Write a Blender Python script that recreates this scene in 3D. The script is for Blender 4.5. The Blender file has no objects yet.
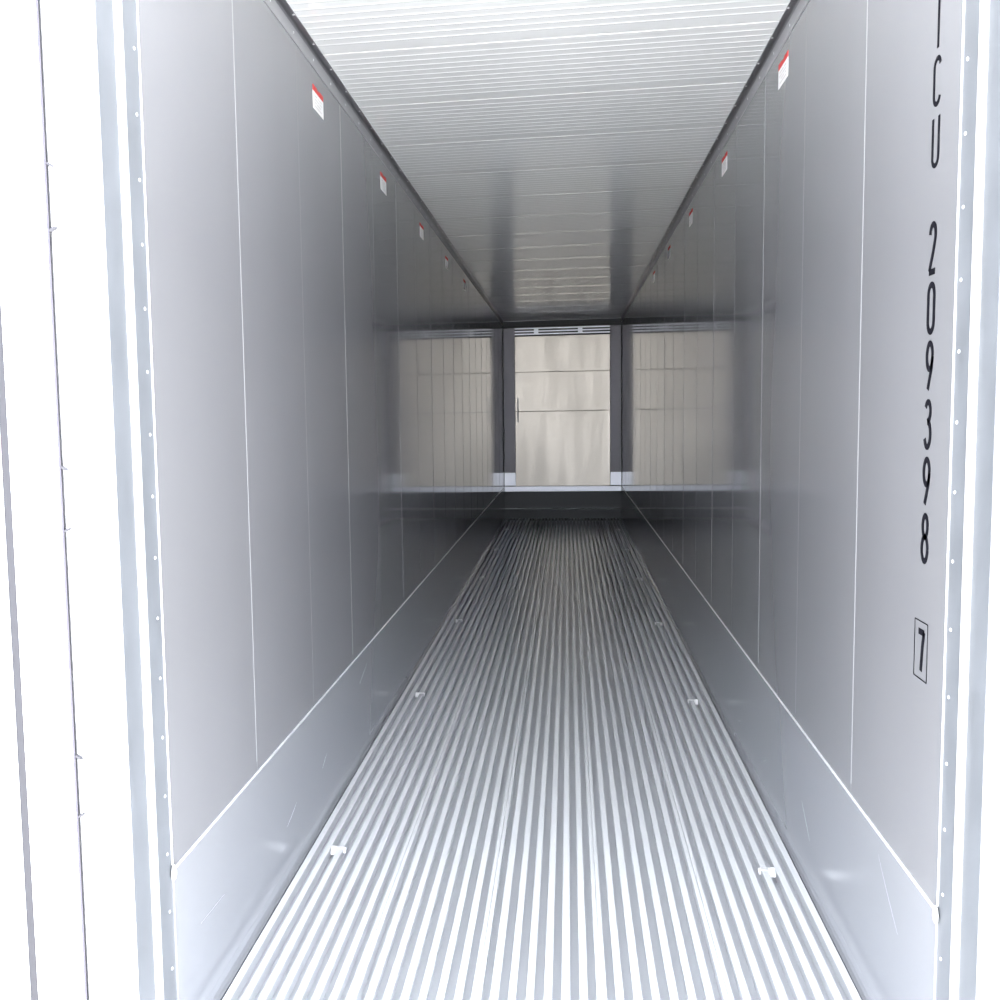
import bpy, bmesh, math, random
from mathutils import Vector, Matrix
random.seed(7)
C = bpy.context.scene.collection
sc = bpy.context.scene

# ------------------------------------------------------------------ camera
CAM = Vector((0.8283, -1.8658, 1.3520))
YAW, PIT, ROL, FOC, PPX = 0.1487, 0.0859, 0.0173, 968.81, 423.60
fwd = Vector((-math.sin(YAW) * math.cos(PIT), math.cos(YAW) * math.cos(PIT), -math.sin(PIT)))
rgt = Vector((math.cos(YAW), math.sin(YAW), 0))
dwn = -rgt.cross(fwd)
r2 = rgt * math.cos(ROL) + dwn * math.sin(ROL)
d2 = dwn * math.cos(ROL) - rgt * math.sin(ROL)
cd = bpy.data.cameras.new('camera')
cd.sensor_width = 36.0
cd.lens = FOC / 1000 * 36.0
cd.shift_x = (500 - PPX) / 1000
cd.clip_end = 200
cam = bpy.data.objects.new('camera', cd)
C.objects.link(cam)
up, bk = -d2, -fwd
cam.matrix_world = Matrix(((r2.x, up.x, bk.x, CAM.x), (r2.y, up.y, bk.y, CAM.y), (r2.z, up.z, bk.z, CAM.z), (0, 0, 0, 1)))
sc.camera = cam

# ------------------------------------------------------------------ sky and exposure
w = bpy.data.worlds.new('sky')
sc.world = w
w.use_nodes = True
bg = w.node_tree.nodes['Background']
bg.inputs[0].default_value = (0.90, 0.945, 1.0, 1)
# hazy sky, brightest towards the horizon
wt = w.node_tree
tcw = wt.nodes.new('ShaderNodeTexCoord')
sep = wt.nodes.new('ShaderNodeSeparateXYZ')
mrw = wt.nodes.new('ShaderNodeMapRange')
mrw.inputs['From Min'].default_value = 0.0
mrw.inputs['From Max'].default_value = 1.0
mrw.inputs['To Min'].default_value = 8.2
mrw.inputs['To Max'].default_value = 4.6
wt.links.new(tcw.outputs['Generated'], sep.inputs[0])
wt.links.new(sep.outputs['Z'], mrw.inputs['Value'])
wt.links.new(mrw.outputs[0], bg.inputs[1])
sd = bpy.data.lights.new('sun', 'SUN')
sd.energy = 32.0
sd.angle = math.radians(2.0)
sd.color = (1.0, 0.97, 0.93)
sun = bpy.data.objects.new('sun', sd)
C.objects.link(sun)
sun.rotation_euler = Vector((-0.62, -0.12, -0.78)).to_track_quat('-Z', 'Y').to_euler()
sc.view_settings.view_transform = 'Standard'
sc.view_settings.look = 'None'
sc.view_settings.gamma = 1
sc.view_settings.exposure = 0.16

# ------------------------------------------------------------------ sizes (metres)
W, L = 1.5109, 10.8378          # inside width, depth to the end bulkhead
ZK, ZR, ZC = 0.4102, 2.5072, 2.565
PT, J0 = 1.1739, 0.5679         # wall panel pitch, first joint
LIN = 0.176                     # depth of the door frame lining


# ------------------------------------------------------------------ materials
def mat(name, col, rough=0.5, metal=0.0, spec=0.5, ior=1.5, bump=None, var=None, coat=0.0, coat_r=0.1, aniso=0.0):
    m = bpy.data.materials.new(name)
    m.use_nodes = True
    nt = m.node_tree
    b = nt.nodes['Principled BSDF']
    b.inputs['Base Color'].default_value = (*col, 1)
    b.inputs['Roughness'].default_value = rough
    b.inputs['Metallic'].default_value = metal
    b.inputs['Specular IOR Level'].default_value = spec
    b.inputs['IOR'].default_value = ior
    b.inputs['Coat Weight'].default_value = coat
    b.inputs['Coat Roughness'].default_value = coat_r
    b.inputs['Anisotropic'].default_value = aniso
    tc = nt.nodes.new('ShaderNodeTexCoord')

    def noise(scale, vec, det=2.0):
        mp = nt.nodes.new('ShaderNodeMapping')
        mp.inputs['Scale'].default_value = vec
        nt.links.new(tc.outputs['Object'], mp.inputs[0])
        n = nt.nodes.new('ShaderNodeTexNoise')
        n.inputs['Scale'].default_value = scale
        n.inputs['Detail'].default_value = det
        nt.links.new(mp.outputs[0], n.inputs['Vector'])
        return n
    if bump:
        sc_, vec, strength, dist = bump
        n = noise(sc_, vec)
        bp = nt.nodes.new('ShaderNodeBump')
        bp.inputs['Strength'].default_value = strength
        bp.inputs['Distance'].default_value = dist
        nt.links.new(n.outputs['Fac'], bp.inputs['Height'])
        nt.links.new(bp.outputs[0], b.inputs['Normal'])
    if var:
        sc_, vec, lo, hi, rlo, rhi = var
        n = noise(sc_, vec, 2.0)
        mr = nt.nodes.new('ShaderNodeMapRange')
        mr.inputs['From Min'].default_value = 0.3
        mr.inputs['From Max'].default_value = 0.7
        mr.inputs['To Min'].default_value = lo
        mr.inputs['To Max'].default_value = hi
        nt.links.new(n.outputs['Fac'], mr.inputs['Value'])
        mx = nt.nodes.new('ShaderNodeVectorMath')
        mx.operation = 'SCALE'
        mx.inputs[0].default_value = col
        nt.links.new(mr.outputs[0], mx.inputs['Scale'])
        nt.links.new(mx.outputs[0], b.inputs['Base Color'])
        m2 = nt.nodes.new('ShaderNodeMapRange')
        m2.inputs['From Min'].default_value = 0.3
        m2.inputs['From Max'].default_value = 0.7
        m2.inputs['To Min'].default_value = rlo
        m2.inputs['To Max'].default_value = rhi
        nt.links.new(n.outputs['Fac'], m2.inputs['Value'])
        nt.links.new(m2.outputs[0], b.inputs['Roughness'])
    return m


M_WALL = mat('grey_wall_sheet', (0.255, 0.256, 0.274), 0.06, metal=0.25, bump=(1.0, (1, 1.2, 0.25), 0.2, 0.003), var=(2.0, (1, 1, 0.4), 0.98, 1.02, 0.07, 0.10))
M_BEAD = mat('joint_bead', (0.32, 0.32, 0.34), 0.2, metal=0.2)
M_CEIL = mat('white_ceiling_paint', (0.86, 0.875, 0.885), 0.10, metal=0.12, ior=2.1, bump=(1.0, (0.2, 45, 1), 0.3, 0.0012))
M_ALU = mat('floor_aluminium', (0.90, 0.915, 0.94), 0.26, metal=0.2)
M_BASE = mat('shaded_base_aluminium', (0.62, 0.63, 0.66), 0.35, metal=0.2)  # duller than the rails: groove shade put into the base colour
M_KICK = mat('kick_plate_aluminium', (0.43, 0.44, 0.475), 0.20, metal=0.5, bump=(1.0, (1, 1.0, 1.5), 0.04, 0.003))
M_EDGE = mat('aluminium_edge_highlight', (0.85, 0.86, 0.88), 0.35, metal=0.3)
M_RAIL = mat('dark_rail_metal', (0.24, 0.24, 0.26), 0.28, metal=0.8)
M_RAILG = mat('grey_rail_metal', (0.33, 0.33, 0.35), 0.3, metal=0.2)
M_SCREW = mat('screw_steel', (0.8, 0.8, 0.82), 0.35, metal=0.5)
M_JAMB = mat('jamb_aluminium', (0.175, 0.186, 0.207), 0.4, metal=0.2, var=(14.0, (1, 1, 0.5), 0.94, 1.08, 0.35, 0.5))
M_WHITE = mat('white_gloss_paint', (0.86, 0.87, 0.88), 0.3)
M_DOORG = mat('door_groove_grey', (0.055, 0.054, 0.066), 0.6)
M_GASKET = mat('gasket_grey', (0.09, 0.085, 0.11), 0.7)
M_STEEL = mat('stainless_panel', (0.345, 0.318, 0.288), 0.4, metal=1.0, bump=(1.0, (4.0, 1, 0.3), 0.25, 0.01), var=(2.5, (2.2, 1, 0.4), 0.95, 1.04, 0.36, 0.44))
M_POST = mat('grey_post', (0.34, 0.33, 0.37), 0.5, metal=0.5)
M_LIGHTALU = mat('light_cast_block', (0.74, 0.75, 0.82), 0.45, metal=0.75)
M_DARK = mat('dark_duct', (0.07, 0.072, 0.078), 0.5, metal=0.4)
M_HEADER = mat('dark_header', (0.04, 0.04, 0.046), 0.5)
M_LIP = mat('grey_lip', (0.4, 0.41, 0.43), 0.5)
M_BLACK = mat('black_vinyl', (0.006, 0.006, 0.010), 0.9, spec=0.1)
M_LABEL = mat('white_label_film', (0.84, 0.83, 0.84), 0.8, spec=0.1)
M_RED = mat('red_label_ink', (0.60, 0.08, 0.08), 0.8, spec=0.1)
M_PRINT = mat('grey_label_ink', (0.45, 0.43, 0.44), 0.9, spec=0.1)
M_GROUND = mat('concrete_ground', (0.62, 0.62, 0.61), 0.9, var=(1.2, (1, 1, 1), 0.92, 1.08, 0.85, 0.95))
M_SEAL = mat('white_sealant', (0.85, 0.85, 0.86), 0.4)
M_SCR = mat('scratched_aluminium', (0.42, 0.43, 0.46), 0.4, metal=0.4)
M_CLIP = mat('clip_aluminium', (0.96, 0.96, 0.97), 0.35, metal=0.3)


# ------------------------------------------------------------------ mesh helpers
def bx(bm, x0, x1, y0, y1, z0, z1):
    vs = [bm.verts.new((x, y, z)) for z in (z0, z1) for y in (y0, y1) for x in (x0, x1)]
    for f in ((0, 2, 3, 1), (4, 5, 7, 6), (0, 1, 5, 4), (2, 6, 7, 3), (0, 4, 6, 2), (1, 3, 7, 5)):
        bm.faces.new([vs[i] for i in f])


def prism(bm, prof, axis, a, b):
    """prof: closed outline in the two other axes, swept along axis from a to b"""
    def P(u, v, t):
        return {'x': (t, u, v), 'y': (u, t, v), 'z': (u, v, t)}[axis]
    A = [bm.verts.new(P(u, v, a)) for u, v in prof]
    B = [bm.verts.new(P(u, v, b)) for u, v in prof]
    n = len(prof)
    for i in range(n):
        bm.faces.new((A[i], A[(i + 1) % n], B[(i + 1) % n], B[i]))
    bm.faces.new(A[::-1])
    bm.faces.new(B)


def dome(bm, c, nrm, r, h, seg=10):
    """low round screw head"""
    nrm = Vector(nrm).normalized()
    t = nrm.orthogonal().normalized()
    s = nrm.cross(t)
    c = Vector(c)
    rings = []
    for rr, hh in ((r, 0), (r, h * 0.4), (r * 0.7, h * 0.85)):
        rings.append([bm.verts.new(c + nrm * hh + (t * math.cos(a) + s * math.sin(a)) * rr) for a in [2 * math.pi * k / seg for k in range(seg)]])
    top = bm.verts.new(c + nrm * h)
    for a, b in zip(rings, rings[1:]):
        for k in range(seg):
            bm.faces.new((a[k], a[(k + 1) % seg], b[(k + 1) % seg], b[k]))
    for k in range(seg):
        bm.faces.new((rings[-1][k], rings[-1][(k + 1) % seg], top))
    bm.faces.new(rings[0][::-1])


def obj(name, bm, m, parent=None, bevel=0.0, origin=None):
    bmesh.ops.recalc_face_normals(bm, faces=bm.faces)
    o_ = Vector(origin) if origin else Vector((0, 0, 0))
    if origin:
        bmesh.ops.translate(bm, verts=bm.verts, vec=-o_)
    me = bpy.data.meshes.new(name)
    bm.to_mesh(me)
    bm.free()
    me.materials.append(m)
    o = bpy.data.objects.new(name, me)
    C.objects.link(o)
    if parent:
        o.parent = parent
    o.location = o_
    if bevel:
        bv = o.modifiers.new('bevel', 'BEVEL')
        bv.width = bevel
        bv.segments = 2
    return o


def box(name, m, parent, *a, bevel=0.0):
    bm = bmesh.new()
    bx(bm, *a)
    return obj(name, bm, m, parent, bevel)


def empty(name, loc=(0, 0, 0)):
    o = bpy.data.objects.new(name, None)
    o.empty_display_size = 0.1
    C.objects.link(o)
    o.location = loc
    return o


def tag(o, label, cat, group=None, kind=None):
    o['label'] = label
    o['category'] = cat
    if group:
        o['group'] = group
    if kind:
        o['kind'] = kind
    return o


# ------------------------------------------------------------------ setting: ground, walls
g = box('ground', M_GROUND, None, -30, 30, -40, 30, -0.45, -0.30)
tag(g, 'pale concrete yard outside the open container', 'ground', kind='structure')

NP = 10


def side_wall(name, x, s, label):
    """s = +1: inside faces +x (left wall); -1: right wall"""
    root = tag(empty(name), label, 'wall', kind='structure')
    panels = []
    ys = [0.0] + [J0 + k * PT for k in range(9)] + [L + 0.45]
    for a, b in zip(ys, ys[1:]):
        bm = bmesh.new()
        x0, x1 = sorted((x, x - s * 0.06))
        bx(bm, x0, x1, a + 0.0008, b - 0.0008, -0.10, ZC + 0.05)
        # faint crease at the middle of the panel
        if b - a > 1:
            mid = (a + b) / 2
            prism(bm, [(x - s * 0.001, mid - 0.004), (x + s * 0.0006, mid), (x - s * 0.001, mid + 0.004)], 'z', ZK + 0.02, ZR - 0.01)
        p = obj('wall_panel', bm, M_WALL, root)
        panels.append(p)
        if b < L:
            bm = bmesh.new()
            prism(bm, [(x - s * 0.001, b - 0.0048), (x + s * 0.0006, b - 0.0032), (x + s * 0.0010, b), (x + s * 0.0006, b + 0.0032), (x - s * 0.001, b + 0.0048)], 'z', ZK + 0.028, ZR)
            obj('joint_strip', bm, M_BEAD, p)
    return root, panels


wall_l, _ = side_wall('wall_left', 0.0, 1, 'grey glossy sheet metal side wall on the left, split by vertical joints')
wall_r, panels_r = side_wall('wall_right', W, -1, 'grey glossy side wall on the right carrying the black container number')

wb = box('wall_back', M_DARK, None, -0.06, W + 0.06, L + 0.40, L + 0.46, -0.1, ZC + 0.05)
tag(wb, 'dark rear wall of the duct behind the end bulkhead', 'wall', kind='structure')

# ceiling: ribbed white panels
ceil = tag(empty('ceiling'), 'white ribbed metal ceiling with flat bands between rib groups', 'ceiling', kind='structure')
CP, CS = 0.5640, 1.476 - 0.0615
k0 = CS - 3 * CP
bm = bmesh.new()
bx(bm, 0, W, -LIN, L + 0.45, ZC + 0.012, ZC + 0.06)
obj('roof_skin', bm, M_CEIL, ceil)
for k in range(22):
    a, b = k0 + k * CP, k0 + (k + 1) * CP
    a = max(a, -LIN)
    b = min(b, L + 0.4)
    if b - a < 0.02:
        continue
    bm = bmesh.new()
    bx(bm, 0.001, W - 0.001, a + 0.005, b - 0.005, ZC, ZC + 0.012)
    for i in range(10):
        y = k0 + k * CP + 0.0615 + i * 0.047
        if y < a + 0.01 or y > b - 0.01:
            continue
        prism(bm, [(y - 0.008, ZC + 0.0003), (y - 0.0045, ZC - 0.0009), (y, ZC - 0.0013), (y + 0.0045, ZC - 0.0009), (y + 0.008, ZC + 0.0003)], 'x', 0.024, W - 0.024)
    obj('ceiling_panel', bm, M_CEIL, ceil)

# ------------------------------------------------------------------ floor: aluminium T section planks
floor = tag(empty('floor'), 'silver T section aluminium floor with lengthwise rails and grooves', 'floor', kind='structure')
Y0, Y1 = -LIN, L - 0.02
box('floor_base', M_BASE, floor, 0, W, Y0, L + 0.40, -0.10, -0.042)
BP, BX = 0.04146, 0.030
joints = {7, 14, 21, 28}
groups = [range(0, 7), range(7, 14), range(14, 21), range(21, 28), range(28, 36)]


def tbar(bm, x, hw):
    prism(bm, [(x - 0.003, -0.043), (x + 0.003, -0.043), (x + 0.003, -0.006), (x + hw, -0.004), (x + hw, -0.0012), (x + hw - 0.0015, 0.0),
               (x - hw + 0.0015, 0.0), (x - hw, -0.0012), (x - hw, -0.004), (x - 0.003, -0.006)], 'y', Y0, Y1)


for gr in groups:
    bm = bmesh.new()
    for i in gr:
        x = BX + i * BP
        if i in joints:                     # two half flanges meeting at a seam
            tbar(bm, x + 0.0062, 0.0057)
            tbar(bm, x - 0.0062, 0.0057)
        else:
            tbar(bm, x, 0.0095 + random.uniform(-0.0006, 0.0006))
    obj('floor_plank', bm, M_ALU, floor)


# ------------------------------------------------------------------ kick plates
def kick(name, x, s, label):
    root = tag(empty(name), label, 'baseboard', kind='structure')
    bm = bmesh.new()
    t = 0.004
    prism(bm, [(x, -0.03), (x + s * 0.018, -0.03), (x + s * 0.018, 0.0), (x + s * 0.011, 0.004), (x + s * 0.0065, 0.012), (x + s * t, 0.03), (x + s * t, ZK - 0.0015), (x, ZK - 0.0015)], 'y', -0.002, L - 0.003)
    p_ = obj('kick_plate', bm, M_KICK, root)
    bm = bmesh.new()
    prism(bm, [(x, ZK - 0.0015), (x + s * (t + 0.0006), ZK - 0.0015), (x + s * (t + 0.0006), ZK - 0.0002), (x, ZK + 0.0016)], 'y', -0.002, L - 0.003)
    e = obj('top_edge', bm, M_EDGE, root)  # paler than the plate: highlight on the lit ledge put into the colour
    e['label'] = 'top edge of the kick plate with its highlight painted in'
    bm = bmesh.new()
    bmesh.ops.create_icosphere(bm, subdivisions=3, radius=1.0)
    for v in bm.verts:
        n = math.sin(v.co.x * 5 + v.co.z * 3) * 0.12
        v.co = Vector((x + s * (0.006 + v.co.x * 0.004), -0.006 + v.co.y * (0.011 + 0.004 * n), ZK - 0.004 + v.co.z * (0.017 + 0.01 * n)))
    o = obj('sealant_bead', bm, M_SEAL, root)
    for f in o.data.polygons:
        f.use_smooth = True
    random.seed(11 if s > 0 else 5)
    for k in range(9):
        y0, z0 = 0.15 + k * 0.62 + random.uniform(-.2, .2), random.uniform(0.12, 0.3)
        ln, sl, cv = random.uniform(0.05, 0.16), random.uniform(-0.8, 0.8), random.uniform(-1.5, 1.5)
        bm = bmesh.new()
        pts = [(y0 + ln * t / 8, z0 + sl * ln * t / 8 + cv * (ln * t / 8) ** 2) for t in range(9)]
        wv = [0.0004 + 0.0007 * math.sin(math.pi * t / 8) for t in range(9)]
        A = [bm.verts.new((x + s * 0.0042, p[0], p[1] + q)) for p, q in zip(pts, wv)]
        B = [bm.verts.new((x + s * 0.0042, p[0], p[1] - q)) for p, q in zip(pts, wv)]
        for i in range(8):
            bm.faces.new((A[i], A[i + 1], B[i + 1], B[i]))
        obj('scratch', bm, M_SCR, p_)['label'] = 'pale scratch'
    return root


kick('baseboard_left', 0.0, 1, 'scuffed silver aluminium kick plate along the foot of the left wall')
kick('baseboard_right', W, -1, 'scuffed silver aluminium kick plate along the foot of the right wall')


# ------------------------------------------------------------------ rails between wall and ceiling
def ceiling_rail(name, x, s, label):
    root = tag(empty(name), label, 'trim', kind='structure')
    bm = bmesh.new()
    prism(bm, [(x, ZR), (x + s * 0.0025, ZR), (x + s * 0.0035, ZR + 0.004), (x + s * 0.0035, ZR + 0.040), (x, ZR + 0.040)], 'y', 0.0, L - 0.003)
    obj('wall_flange', bm, M_RAILG, root)
    bm = bmesh.new()
    prism(bm, [(x, ZR + 0.040), (x + s * 0.0035, ZR + 0.040), (x + s * 0.006, ZR + 0.048), (x + s * 0.012, ZR + 0.0525), (x + s * 0.0225, ZR + 0.0545), (x + s * 0.0225, ZC + 0.0005), (x, ZC + 0.0005)], 'y', 0.0, L - 0.003)
    obj('ceiling_flange', bm, M_RAIL, root)
    proto = None
    for k in range(46):
        y = 0.13 + k * 0.235
        for typ in (0, 1):
            if typ == 0:
                loc, n = (x + s * 0.0035, y + 0.05, ZR + 0.022), (s, 0, 0)
            else:
                loc, n = (x + s * 0.0185, y, ZR + 0.0537), (0, 0, -1)
            bm = bmesh.new()
            dome(bm, (0, 0, 0), n, 0.0042, 0.0022, 8)
            o = obj('screw', bm, M_SCREW, root)
            o.location = loc
    return root


ceiling_rail('trim_1', 0.0, 1, 'dark screwed metal rail where the left wall meets the ceiling')
ceiling_rail('trim_2', W, -1, 'dark screwed metal rail where the right wall meets the ceiling')


# ------------------------------------------------------------------ door frame lining and posts
def jamb(name, x, s, label):
    root = tag(empty(name), label, 'door frame', kind='structure')
    z0, z1 = -0.12, ZC + 0.05
    o = x - s * 0.06
    a, b = sorted((x, o))
    box('inner_lining', M_JAMB, root, a, b, -0.071, -0.0008, z0, z1)
    bm = bmesh.new()
    prism(bm, [(x, -0.0715), (x + s * 0.003, -0.074), (x + s * 0.003, -0.101), (x, -0.104), (o, -0.104), (o, -0.0715)], 'z', z0, z1)
    obj('white_ridge', bm, M_WHITE, root)['label'] = 'white ridge of the door frame'
    box('outer_lining', M_JAMB, root, a, b, -LIN, -0.1045, z0, z1)
    bm = bmesh.new()
    prism(bm, [(x + s * 0.0008, 0.002), (x + s * 0.002, 0.001), (x + s * 0.002, -0.0015), (x + s * 0.0008, -0.0025), (x - s * 0.001, -0.0025), (x - s * 0.001, 0.002)], 'z', ZK + 0.01, z1 - 0.05)
    obj('edge_bead', bm, M_EDGE, root)  # pale colour paints the highlight along the wall's front edge
    bm = bmesh.new()
    prism(bm, [(x - s * 0.001, -LIN - 0.0005), (x - s * 0.006, -LIN - 0.006), (x - s * 0.100, -LIN - 0.006), (x - s * 0.115, -LIN + 0.01), (x - s * 0.115, 0.0), (x - s * 0.061, 0.0), (x - s * 0.061, -LIN - 0.0005)], 'z', z0 - 0.15, z1)
    obj('corner_post', bm, M_WHITE, root)['label'] = 'white painted corner post'
    for k in range(19):
        bm = bmesh.new()
        dome(bm, (0, 0, 0), (s, 0, 0), 0.0036, 0.002, 10)
        q = obj('screw', bm, M_SCREW, root)
        q.location = (x, -0.022, 0.205 + 0.1245 * k)
    return root


jamb('trim_3', 0.0, 1, 'bright aluminium lining and white post of the doorway on the left')
jamb('trim_4', W, -1, 'bright aluminium lining and white post of the doorway on the right')

# lintel over the doorway and sill under it
lt = tag(empty('trim_5'), 'white steel lintel above the open container doorway', 'door frame', kind='structure')
box('lintel_beam', M_WHITE, lt, -0.115, W + 0.115, -LIN - 0.006, -0.01, ZC + 0.061, ZC + 0.20)
sl = tag(empty('trim_6'), 'steel sill under the open container doorway', 'door frame', kind='structure')
box('sill_beam', M_JAMB, sl, 0.0, W, -LIN - 0.006, -LIN - 0.0005, -0.27, -0.035)

# ------------------------------------------------------------------ opened left door leaf
HX, HY = -0.104, -LIN - 0.012
DIR = Vector((-0.86, -0.51)).normalized()
NRM = Vector((-DIR.y, DIR.x))        # towards the outside / behind
door = tag(empty('door_1'), 'white steel container door leaf swung open on the left', 'door', kind='structure')


def dp(t, n):
    return (HX + DIR.x * t + NRM.x * n, HY + DIR.y * t + NRM.y * n)


def ray_t(px, py):
    r_ = fwd + r2 * ((px - PPX) / FOC) + d2 * ((py - 500) / FOC)
    # solve CAM + a*r = H + t*DIR in the ground plane
    a11, a12, b1 = r_.x, -DIR.x, HX - CAM.x
    a21, a22, b2 = r_.y, -DIR.y, HY - CAM.y
    det = a11 * a22 - a12 * a21
    return (a11 * b2 - a21 * b1) / det


if NRM.y < 0:
    NRM = -NRM
T0, T1 = 0.0018, 0.9
tg0, tg1 = ray_t(11.5, 500), ray_t(3.5, 500)
ZD0, ZD1 = -0.12, ZC + 0.05
for nm, a, b in (('door_skin', T0, tg0), ('door_skin', tg1, T1)):
    bm = bmesh.new()
    prism(bm, [dp(a, 0.0), dp(b, 0.0), dp(b, 0.07), dp(a, 0.07)], 'z', ZD0, ZD1)
    obj(nm, bm, M_WHITE, door, bevel=0.002)
bm = bmesh.new()
prism(bm, [dp(tg0, 0.012), dp(tg1, 0.012), dp(tg1, 0.06), dp(tg0, 0.06)], 'z', ZD0, ZD1)
obj('door_groove', bm, M_DOORG, door)['label'] = 'grey recessed groove in the white door'
bm = bmesh.new()
prism(bm, [dp(-0.0016, -0.0015), dp(T0, -0.0015), dp(T0, 0.06), dp(-0.0016, 0.06)], 'z', ZD0, ZD1)
obj('gasket', bm, M_GASKET, door)['label'] = 'thin dark rubber gasket at the door edge'
for z in (0.66, 1.21, 1.76, 2.31):
    bm = bmesh.new()
    y = HY - 0.002
    for dz, e in ((0.062, 1), (-0.062, -1)):
        prism(bm, [(HX + 0.0035, z + dz), (HX + 0.012, z + dz - e * 0.004), (HX + 0.016, z + dz - e * 0.009), (HX + 0.0115, z + dz - e * 0.009), (HX + 0.0035, z + dz - e * 0.0045)], 'y', y - 0.001, y + 0.010)
    obj('hinge', bm, M_DOORG, door)['label'] = 'grey hinge lugs'

# ------------------------------------------------------------------ container number on the right wall
num = empty('container_number', (W - 0.0004, 0.117, 0))
num.parent = panels_r[0]
num['label'] = 'black letters and digits of the container number'


def arc(cx, cy, rx, ry, a0, a1, n=12):
    return [(cx + rx * math.cos(math.radians(a0 + (a1 - a0) * k / n)), cy + ry * math.sin(math.radians(a0 + (a1 - a0) * k / n))) for k in range(n + 1)]


GL = {
    'T': [[(0.0, 1.0), (1.0, 1.0)], [(0.5, 1.0), (0.5, 0.0)]],
    'C': [arc(0.5, 0.80, 0.5, 0.20, 15, 180) + arc(0.5, 0.20, 0.5, 0.20, 180, 345)],
    'U': [[(0.0, 1.0)] + arc(0.5, 0.18, 0.5, 0.18, 180, 360) + [(1.0, 1.0)]],
    '2': [arc(0.5, 0.78, 0.46, 0.22, 175, -25) + [(0.62, 0.42), (0.18, 0.14), (0.04, 0.02)], [(0.0, 0.0), (1.0, 0.0)]],
    '0': [arc(0.5, 0.78, 0.5, 0.22, 0, 180) + arc(0.5, 0.22, 0.5, 0.22, 180, 360) + [(1.0, 0.78)]],
    '9': [arc(0.5, 0.72, 0.48, 0.28, 0, 360, 20), [(0.98, 0.72), (0.86, 0.46), (0.30, 0.0)]],
    '3': [arc(0.46, 0.79, 0.44, 0.21, 155, -80) + [(0.40, 0.56)], [(0.40, 0.56)] + arc(0.46, 0.28, 0.50, 0.28, 85, -160)],
    '8': [arc(0.5, 0.77, 0.42, 0.23, 0, 360, 20), arc(0.5, 0.27, 0.5, 0.27, 0, 360, 20)],
    '7': [[(0.0, 0.97), (1.0, 0.97)], [(0.97, 1.0), (0.72, 0.60), (0.55, 0.0)]],
}


def stroke(bm, pts, wd, x0, x1):
    """thick polyline; pts are (y, z)"""
    n = len(pts)
    P = [Vector(p) for p in pts]
    Lf, Rt = [], []
    for i in range(n):
        d = (P[min(i + 1, n - 1)] - P[max(i - 1, 0)])
        if d.length < 1e-9:
            d = Vector((1, 0))
        d.normalize()
        q = Vector((-d.y, d.x)) * wd / 2
        Lf.append(P[i] + q)
        Rt.append(P[i] - q)
    va = [[bm.verts.new((x, p.x, p.y)) for p in side] for x in (x0, x1) for side in (Lf, Rt)]
    for i in range(n - 1):
        bm.faces.new((va[2][i], va[2][i + 1], va[3][i + 1], va[3][i]))
        bm.faces.new((va[0][i], va[0][i + 1], va[2][i + 1], va[2][i]))
        bm.faces.new((va[1][i], va[1][i + 1], va[3][i + 1], va[3][i]))
    bm.faces.new((va[0][0], va[1][0], va[3][0], va[2][0]))
    bm.faces.new((va[0][-1], va[1][-1], va[3][-1], va[2][-1]))


def glyph(ch, zb, zt, wd=0.0118, cw=0.030, kind='digit', yo=0.0):
    bm = bmesh.new()
    h = zt - zb - wd
    for st in GL[ch]:
        stroke(bm, [(yo + cw / 2 - u * cw, zb + wd / 2 + v * h) for u, v in st], wd, 0.0, -0.0006)
    return obj(kind, bm, M_BLACK, num)


glyph('T', 2.013, 2.125, wd=0.0085, kind='letter')
glyph('C', 1.911, 2.003, wd=0.0092, kind='letter')
glyph('U', 1.799, 1.896, wd=0.0092, kind='letter')
for ch, zb, zt in (('2', 1.602, 1.702), ('0', 1.490, 1.590), ('9', 1.381, 1.480), ('3', 1.271, 1.369), ('9', 1.161, 1.259), ('8', 1.050, 1.150)):
    glyph(ch, zb, zt)
glyph('7', 0.832, 0.924, wd=0.0125, cw=0.030, yo=0.004)
bm = bmesh.new()
a, b, c, d = 0.123 - 0.0345 - 0.117, 0.123 + 0.0345 - 0.117, 0.822, 0.936
for q in (((a, c), (b, c)), ((b, c), (b, d)), ((b, d), (a, d)), ((a, d), (a, c))):
    stroke(bm, q, 0.0022, 0.0, -0.0006)
obj('box_outline', bm, M_BLACK, num)


# ------------------------------------------------------------------ warning labels high on both walls
def warning_label(x, s, y0, zt, label, first=None):
    if first is not None:
        r_ = first.copy()
        C.objects.link(r_)
        r_.location = (x, y0, zt)
        r_['label'] = label
        for ch in first.children:
            c_ = ch.copy()
            C.objects.link(c_)
            c_.parent = r_
        return r_
    bm = bmesh.new()
    bx(bm, *sorted((0.0, s * 0.0015)), 0.0, 0.136, -0.076, -0.018)
    r_ = obj('warning_label', bm, M_LABEL)
    r_.location = (x, y0, zt)
    tag(r_, label, 'warning label', 'red and white warning labels high on the walls')
    bm = bmesh.new()
    prism_pts = [(0.0, -0.019), (0.136, -0.019), (0.136, 0.0), (0.088, 0.0), (0.080, -0.004), (0.056, -0.004), (0.048, 0.0), (0.0, 0.0)]
    prism(bm, prism_pts, 'x', 0.0, s * 0.0016)
    obj('red_header', bm, M_RED, r_)['label'] = 'red printed band'
    bm = bmesh.new()
    for row, segs in enumerate((((0.02, 0.05), (0.06, 0.115)), ((0.02, 0.075), (0.085, 0.12)), ((0.02, 0.04), (0.05, 0.10)), ((0.02, 0.11),))):
        z = -0.030 - row * 0.011
        for p, q in segs:
            bx(bm, *sorted((s * 0.001, s * 0.0017)), p, q, z - 0.0022, z)
    obj('small_print', bm, M_PRINT, r_)['label'] = 'grey lines of small print'
    return r_


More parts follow.
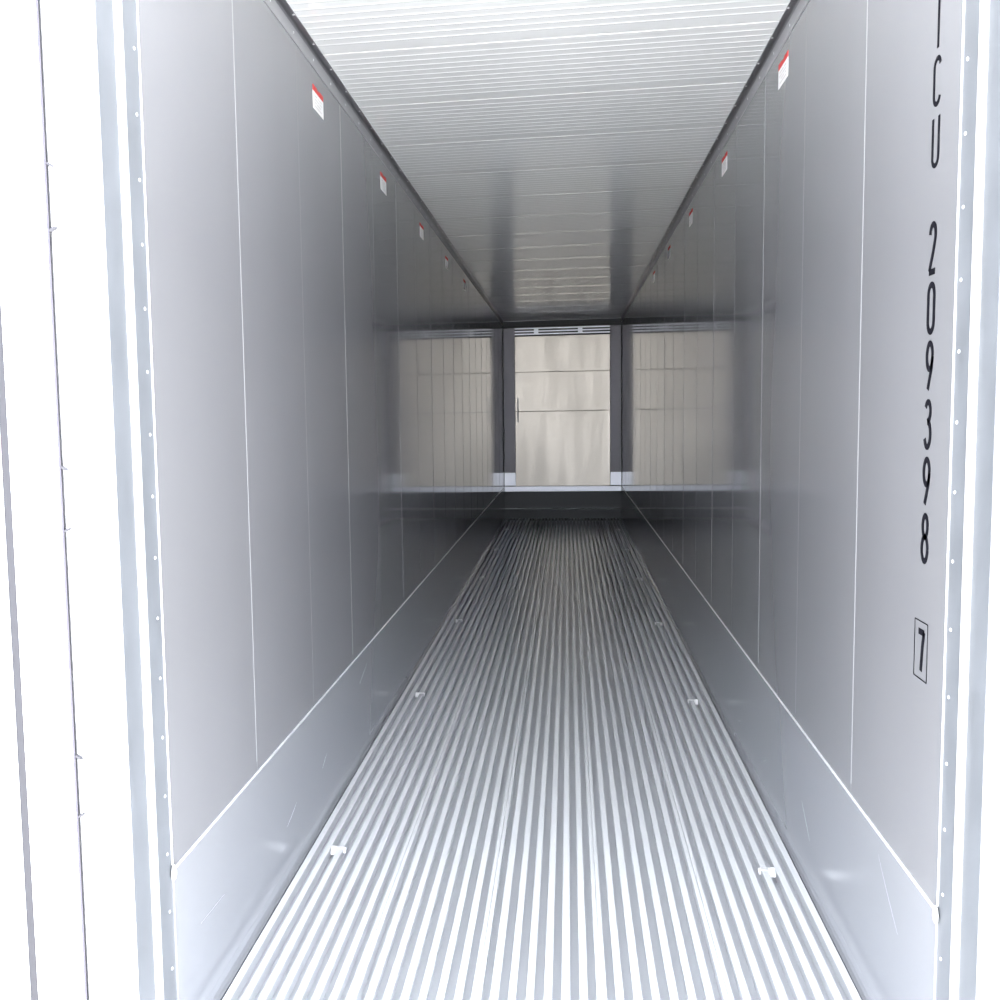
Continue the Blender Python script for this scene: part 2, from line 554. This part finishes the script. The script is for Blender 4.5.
words = ['nearest the doorway', 'second from the doorway', 'third from the doorway', 'fourth from the doorway', 'fifth from the doorway', 'deepest inside']
fl = fr = None
for k in range(5):
    o = warning_label(0.0, 1, 1.349 + PT * k, 2.452, 'red and white warning label on the left wall, ' + words[k], fl)
    fl = fl or o
for k in range(5):
    o = warning_label(W, -1, 1.387 + PT * k, 2.466, 'red and white warning label on the right wall, ' + words[k], fr)
    fr = fr or o


# ------------------------------------------------------------------ clips on the floor rails
def floor_clip(i, s):
    """saddle over rail i; larger tab towards the wall (s=-1: tab towards -x)"""
    x = BX + i * BP
    root = tag(empty('floor_clip', (x, 0, 0)), 'x', 'floor clip', 'small metal clips along the floor rails')
    bm = bmesh.new()
    bx(bm, -0.0115, 0.0115, -0.004, 0.014, 0.0002, 0.0012)
    obj('saddle', bm, M_CLIP, root)
    bm = bmesh.new()
    p, q = sorted((s * 0.0118, s * 0.0300))
    prism(bm, [(-0.009, -0.017), (0.008, 0.0018), (0.014, 0.0018), (0.014, -0.002), (-0.006, -0.019)], 'x', p, q)
    obj('tab', bm, M_CLIP, root)
    bm = bmesh.new()
    p, q = sorted((-s * 0.0118, -s * 0.0180))
    prism(bm, [(-0.009, -0.010), (0.001, 0.0015), (0.008, 0.0015), (0.008, -0.002), (-0.006, -0.013)], 'x', p, q)
    obj('small_tab', bm, M_CLIP, root)
    return root


def copy_thing(o):
    c_ = o.copy()
    C.objects.link(c_)
    for ch in o.children:
        k_ = ch.copy()
        C.objects.link(k_)
        k_.parent = c_
    return c_


for side, i, s in (('left', 2, -1), ('right', 33, 1)):
    first = floor_clip(i, s)
    for k in range(6):
        o = first if k == 0 else copy_thing(first)
        o.location.y = 1.0093 + 1.72 * k
        o['label'] = 'bright metal clip over a floor rail by the %s kick plate, %s' % (side, words[k])

# ------------------------------------------------------------------ end bulkhead
bh = tag(empty('refrigeration_bulkhead', (0, 0, 0)), 'stainless steel bulkhead closing the far end of the container', 'bulkhead')
Yf = L - 0.012
PX0, PX1 = 0.154, 1.365
prev = None
for nm, z0, z1, tl in (('lower_panel', 0.423, 1.392, 0.002), ('middle_panel', 1.396, 1.898, -0.001), ('upper_panel', 1.902, 2.358, 0.003)):
    bm = bmesh.new()
    bx(bm, PX0, PX1, Yf, L + 0.03, z0, z1)
    for v in bm.verts:
        if v.co.y < L and v.co.z > (z0 + z1) / 2:
            v.co.y -= tl
    obj(nm, bm, M_STEEL, bh, bevel=0.002)
for x0, x1 in ((0.0045, PX0 - 0.004), (PX1 + 0.004, W - 0.0045)):
    bm = bmesh.new()
    bx(bm, x0, x1, Yf + 0.004, L + 0.03, 0.60, 2.467)
    n = 7
    for i in range(n):
        u = x0 + (x1 - x0) * (i + 0.5) / n
        bx(bm, u - 0.004, u + 0.004, Yf, Yf + 0.005, 0.60, 2.467)
    po = obj('side_post', bm, M_POST, bh)
    po['label'] = 'dark grey ribbed side post'
    bm = bmesh.new()
    bx(bm, x0, x1, Yf - 0.004, L + 0.03, 0.43, 0.598)
    bx(bm, x0 + 0.02, x1 - 0.02, Yf - 0.008, Yf - 0.003, 0.46, 0.57)
    o = obj('end_block', bm, M_LIGHTALU, po)
    o['label'] = 'pale block at the foot of the post'
for x in (0.0045, W - 0.0105):
    bm = bmesh.new()
    prism(bm, [(x, Yf - 0.006), (x + 0.003, Yf - 0.009), (x + 0.006, Yf - 0.006), (x + 0.006, Yf - 0.0002), (x, Yf - 0.0002)], 'z', 0.60, 2.469)
    obj('corner_strip', bm, M_EDGE, bh)['label'] = 'thin bright strip in the corner'
bm = bmesh.new()
bx(bm, 0.0045, W - 0.0045, Yf - 0.010, L + 0.03, 0.352, 0.421)
obj('sill_strip', bm, M_LIGHTALU, bh, bevel=0.004)['label'] = 'pale grey sill strip under the panels'
bm = bmesh.new()
bx(bm, 0.0045, W - 0.0045, Yf - 0.02, L + 0.03, 2.470, 2.552)
bx(bm, 0.02, W - 0.02, Yf - 0.028, Yf - 0.02, 2.500, 2.506)
obj('header_beam', bm, M_HEADER, bh)['label'] = 'dark header beam below the ceiling'
bm = bmesh.new()
bx(bm, 0.0045, W - 0.0045, Yf - 0.012, Yf + 0.02, 2.5525, 2.558)
obj('header_trim', bm, M_RAILG, bh)
bm = bmesh.new()
bx(bm, PX0, PX1, L + 0.02, L + 0.035, 2.360, 2.468)
gb = obj('grille', bm, M_DARK, bh)
gb['label'] = 'dark slotted grille above the panels'
for z in (2.459, 2.423, 2.387):
    bm = bmesh.new()
    bx(bm, PX0, PX1, Yf - 0.004, L + 0.01, z - 0.0065, z + 0.0065)
    obj('slat', bm, M_LIGHTALU, gb)['label'] = 'pale slat'
for x in (0.43, 0.99):
    bm = bmesh.new()
    bx(bm, x - 0.028, x + 0.028, Yf - 0.012, Yf + 0.001, 2.392, 2.448)
    bx(bm, x - 0.012, x + 0.012, Yf - 0.020, Yf - 0.011, 2.405, 2.435)
    obj('bracket', bm, M_LIGHTALU, bh, bevel=0.003)
bm = bmesh.new()
bx(bm, 0.180, 0.196, Yf - 0.020, Yf - 0.008, 1.255, 1.575)
for z in (1.27, 1.56):
    bx(bm, 0.184, 0.192, Yf - 0.009, Yf + 0.001, z - 0.01, z + 0.01)
obj('grab_bar', bm, M_POST, bh, bevel=0.002)['label'] = 'slim dark upright bar on the panel'
# return air opening under the sill
bm = bmesh.new()
prism(bm, [(L + 0.0, 0.130), (L + 0.03, 0.352), (L + 0.04, 0.352), (L + 0.01, 0.122)], 'x', 0.0045, W - 0.0045)
obj('duct_floor', bm, M_DARK, bh)['label'] = 'dark sloping plate of the air opening'
bm = bmesh.new()
bx(bm, 0.0045, W - 0.0045, Yf - 0.006, L + 0.01, 0.121, 0.134)
obj('lip_rail', bm, M_LIP, bh, bevel=0.002)['label'] = 'thin grey rail across the air opening'
bm = bmesh.new()
bx(bm, 0.0045, W - 0.0045, Yf + 0.004, L + 0.01, -0.03, 0.120)
obj('lower_baffle', bm, M_DARK, bh)['label'] = 'dark baffle plate at floor level'
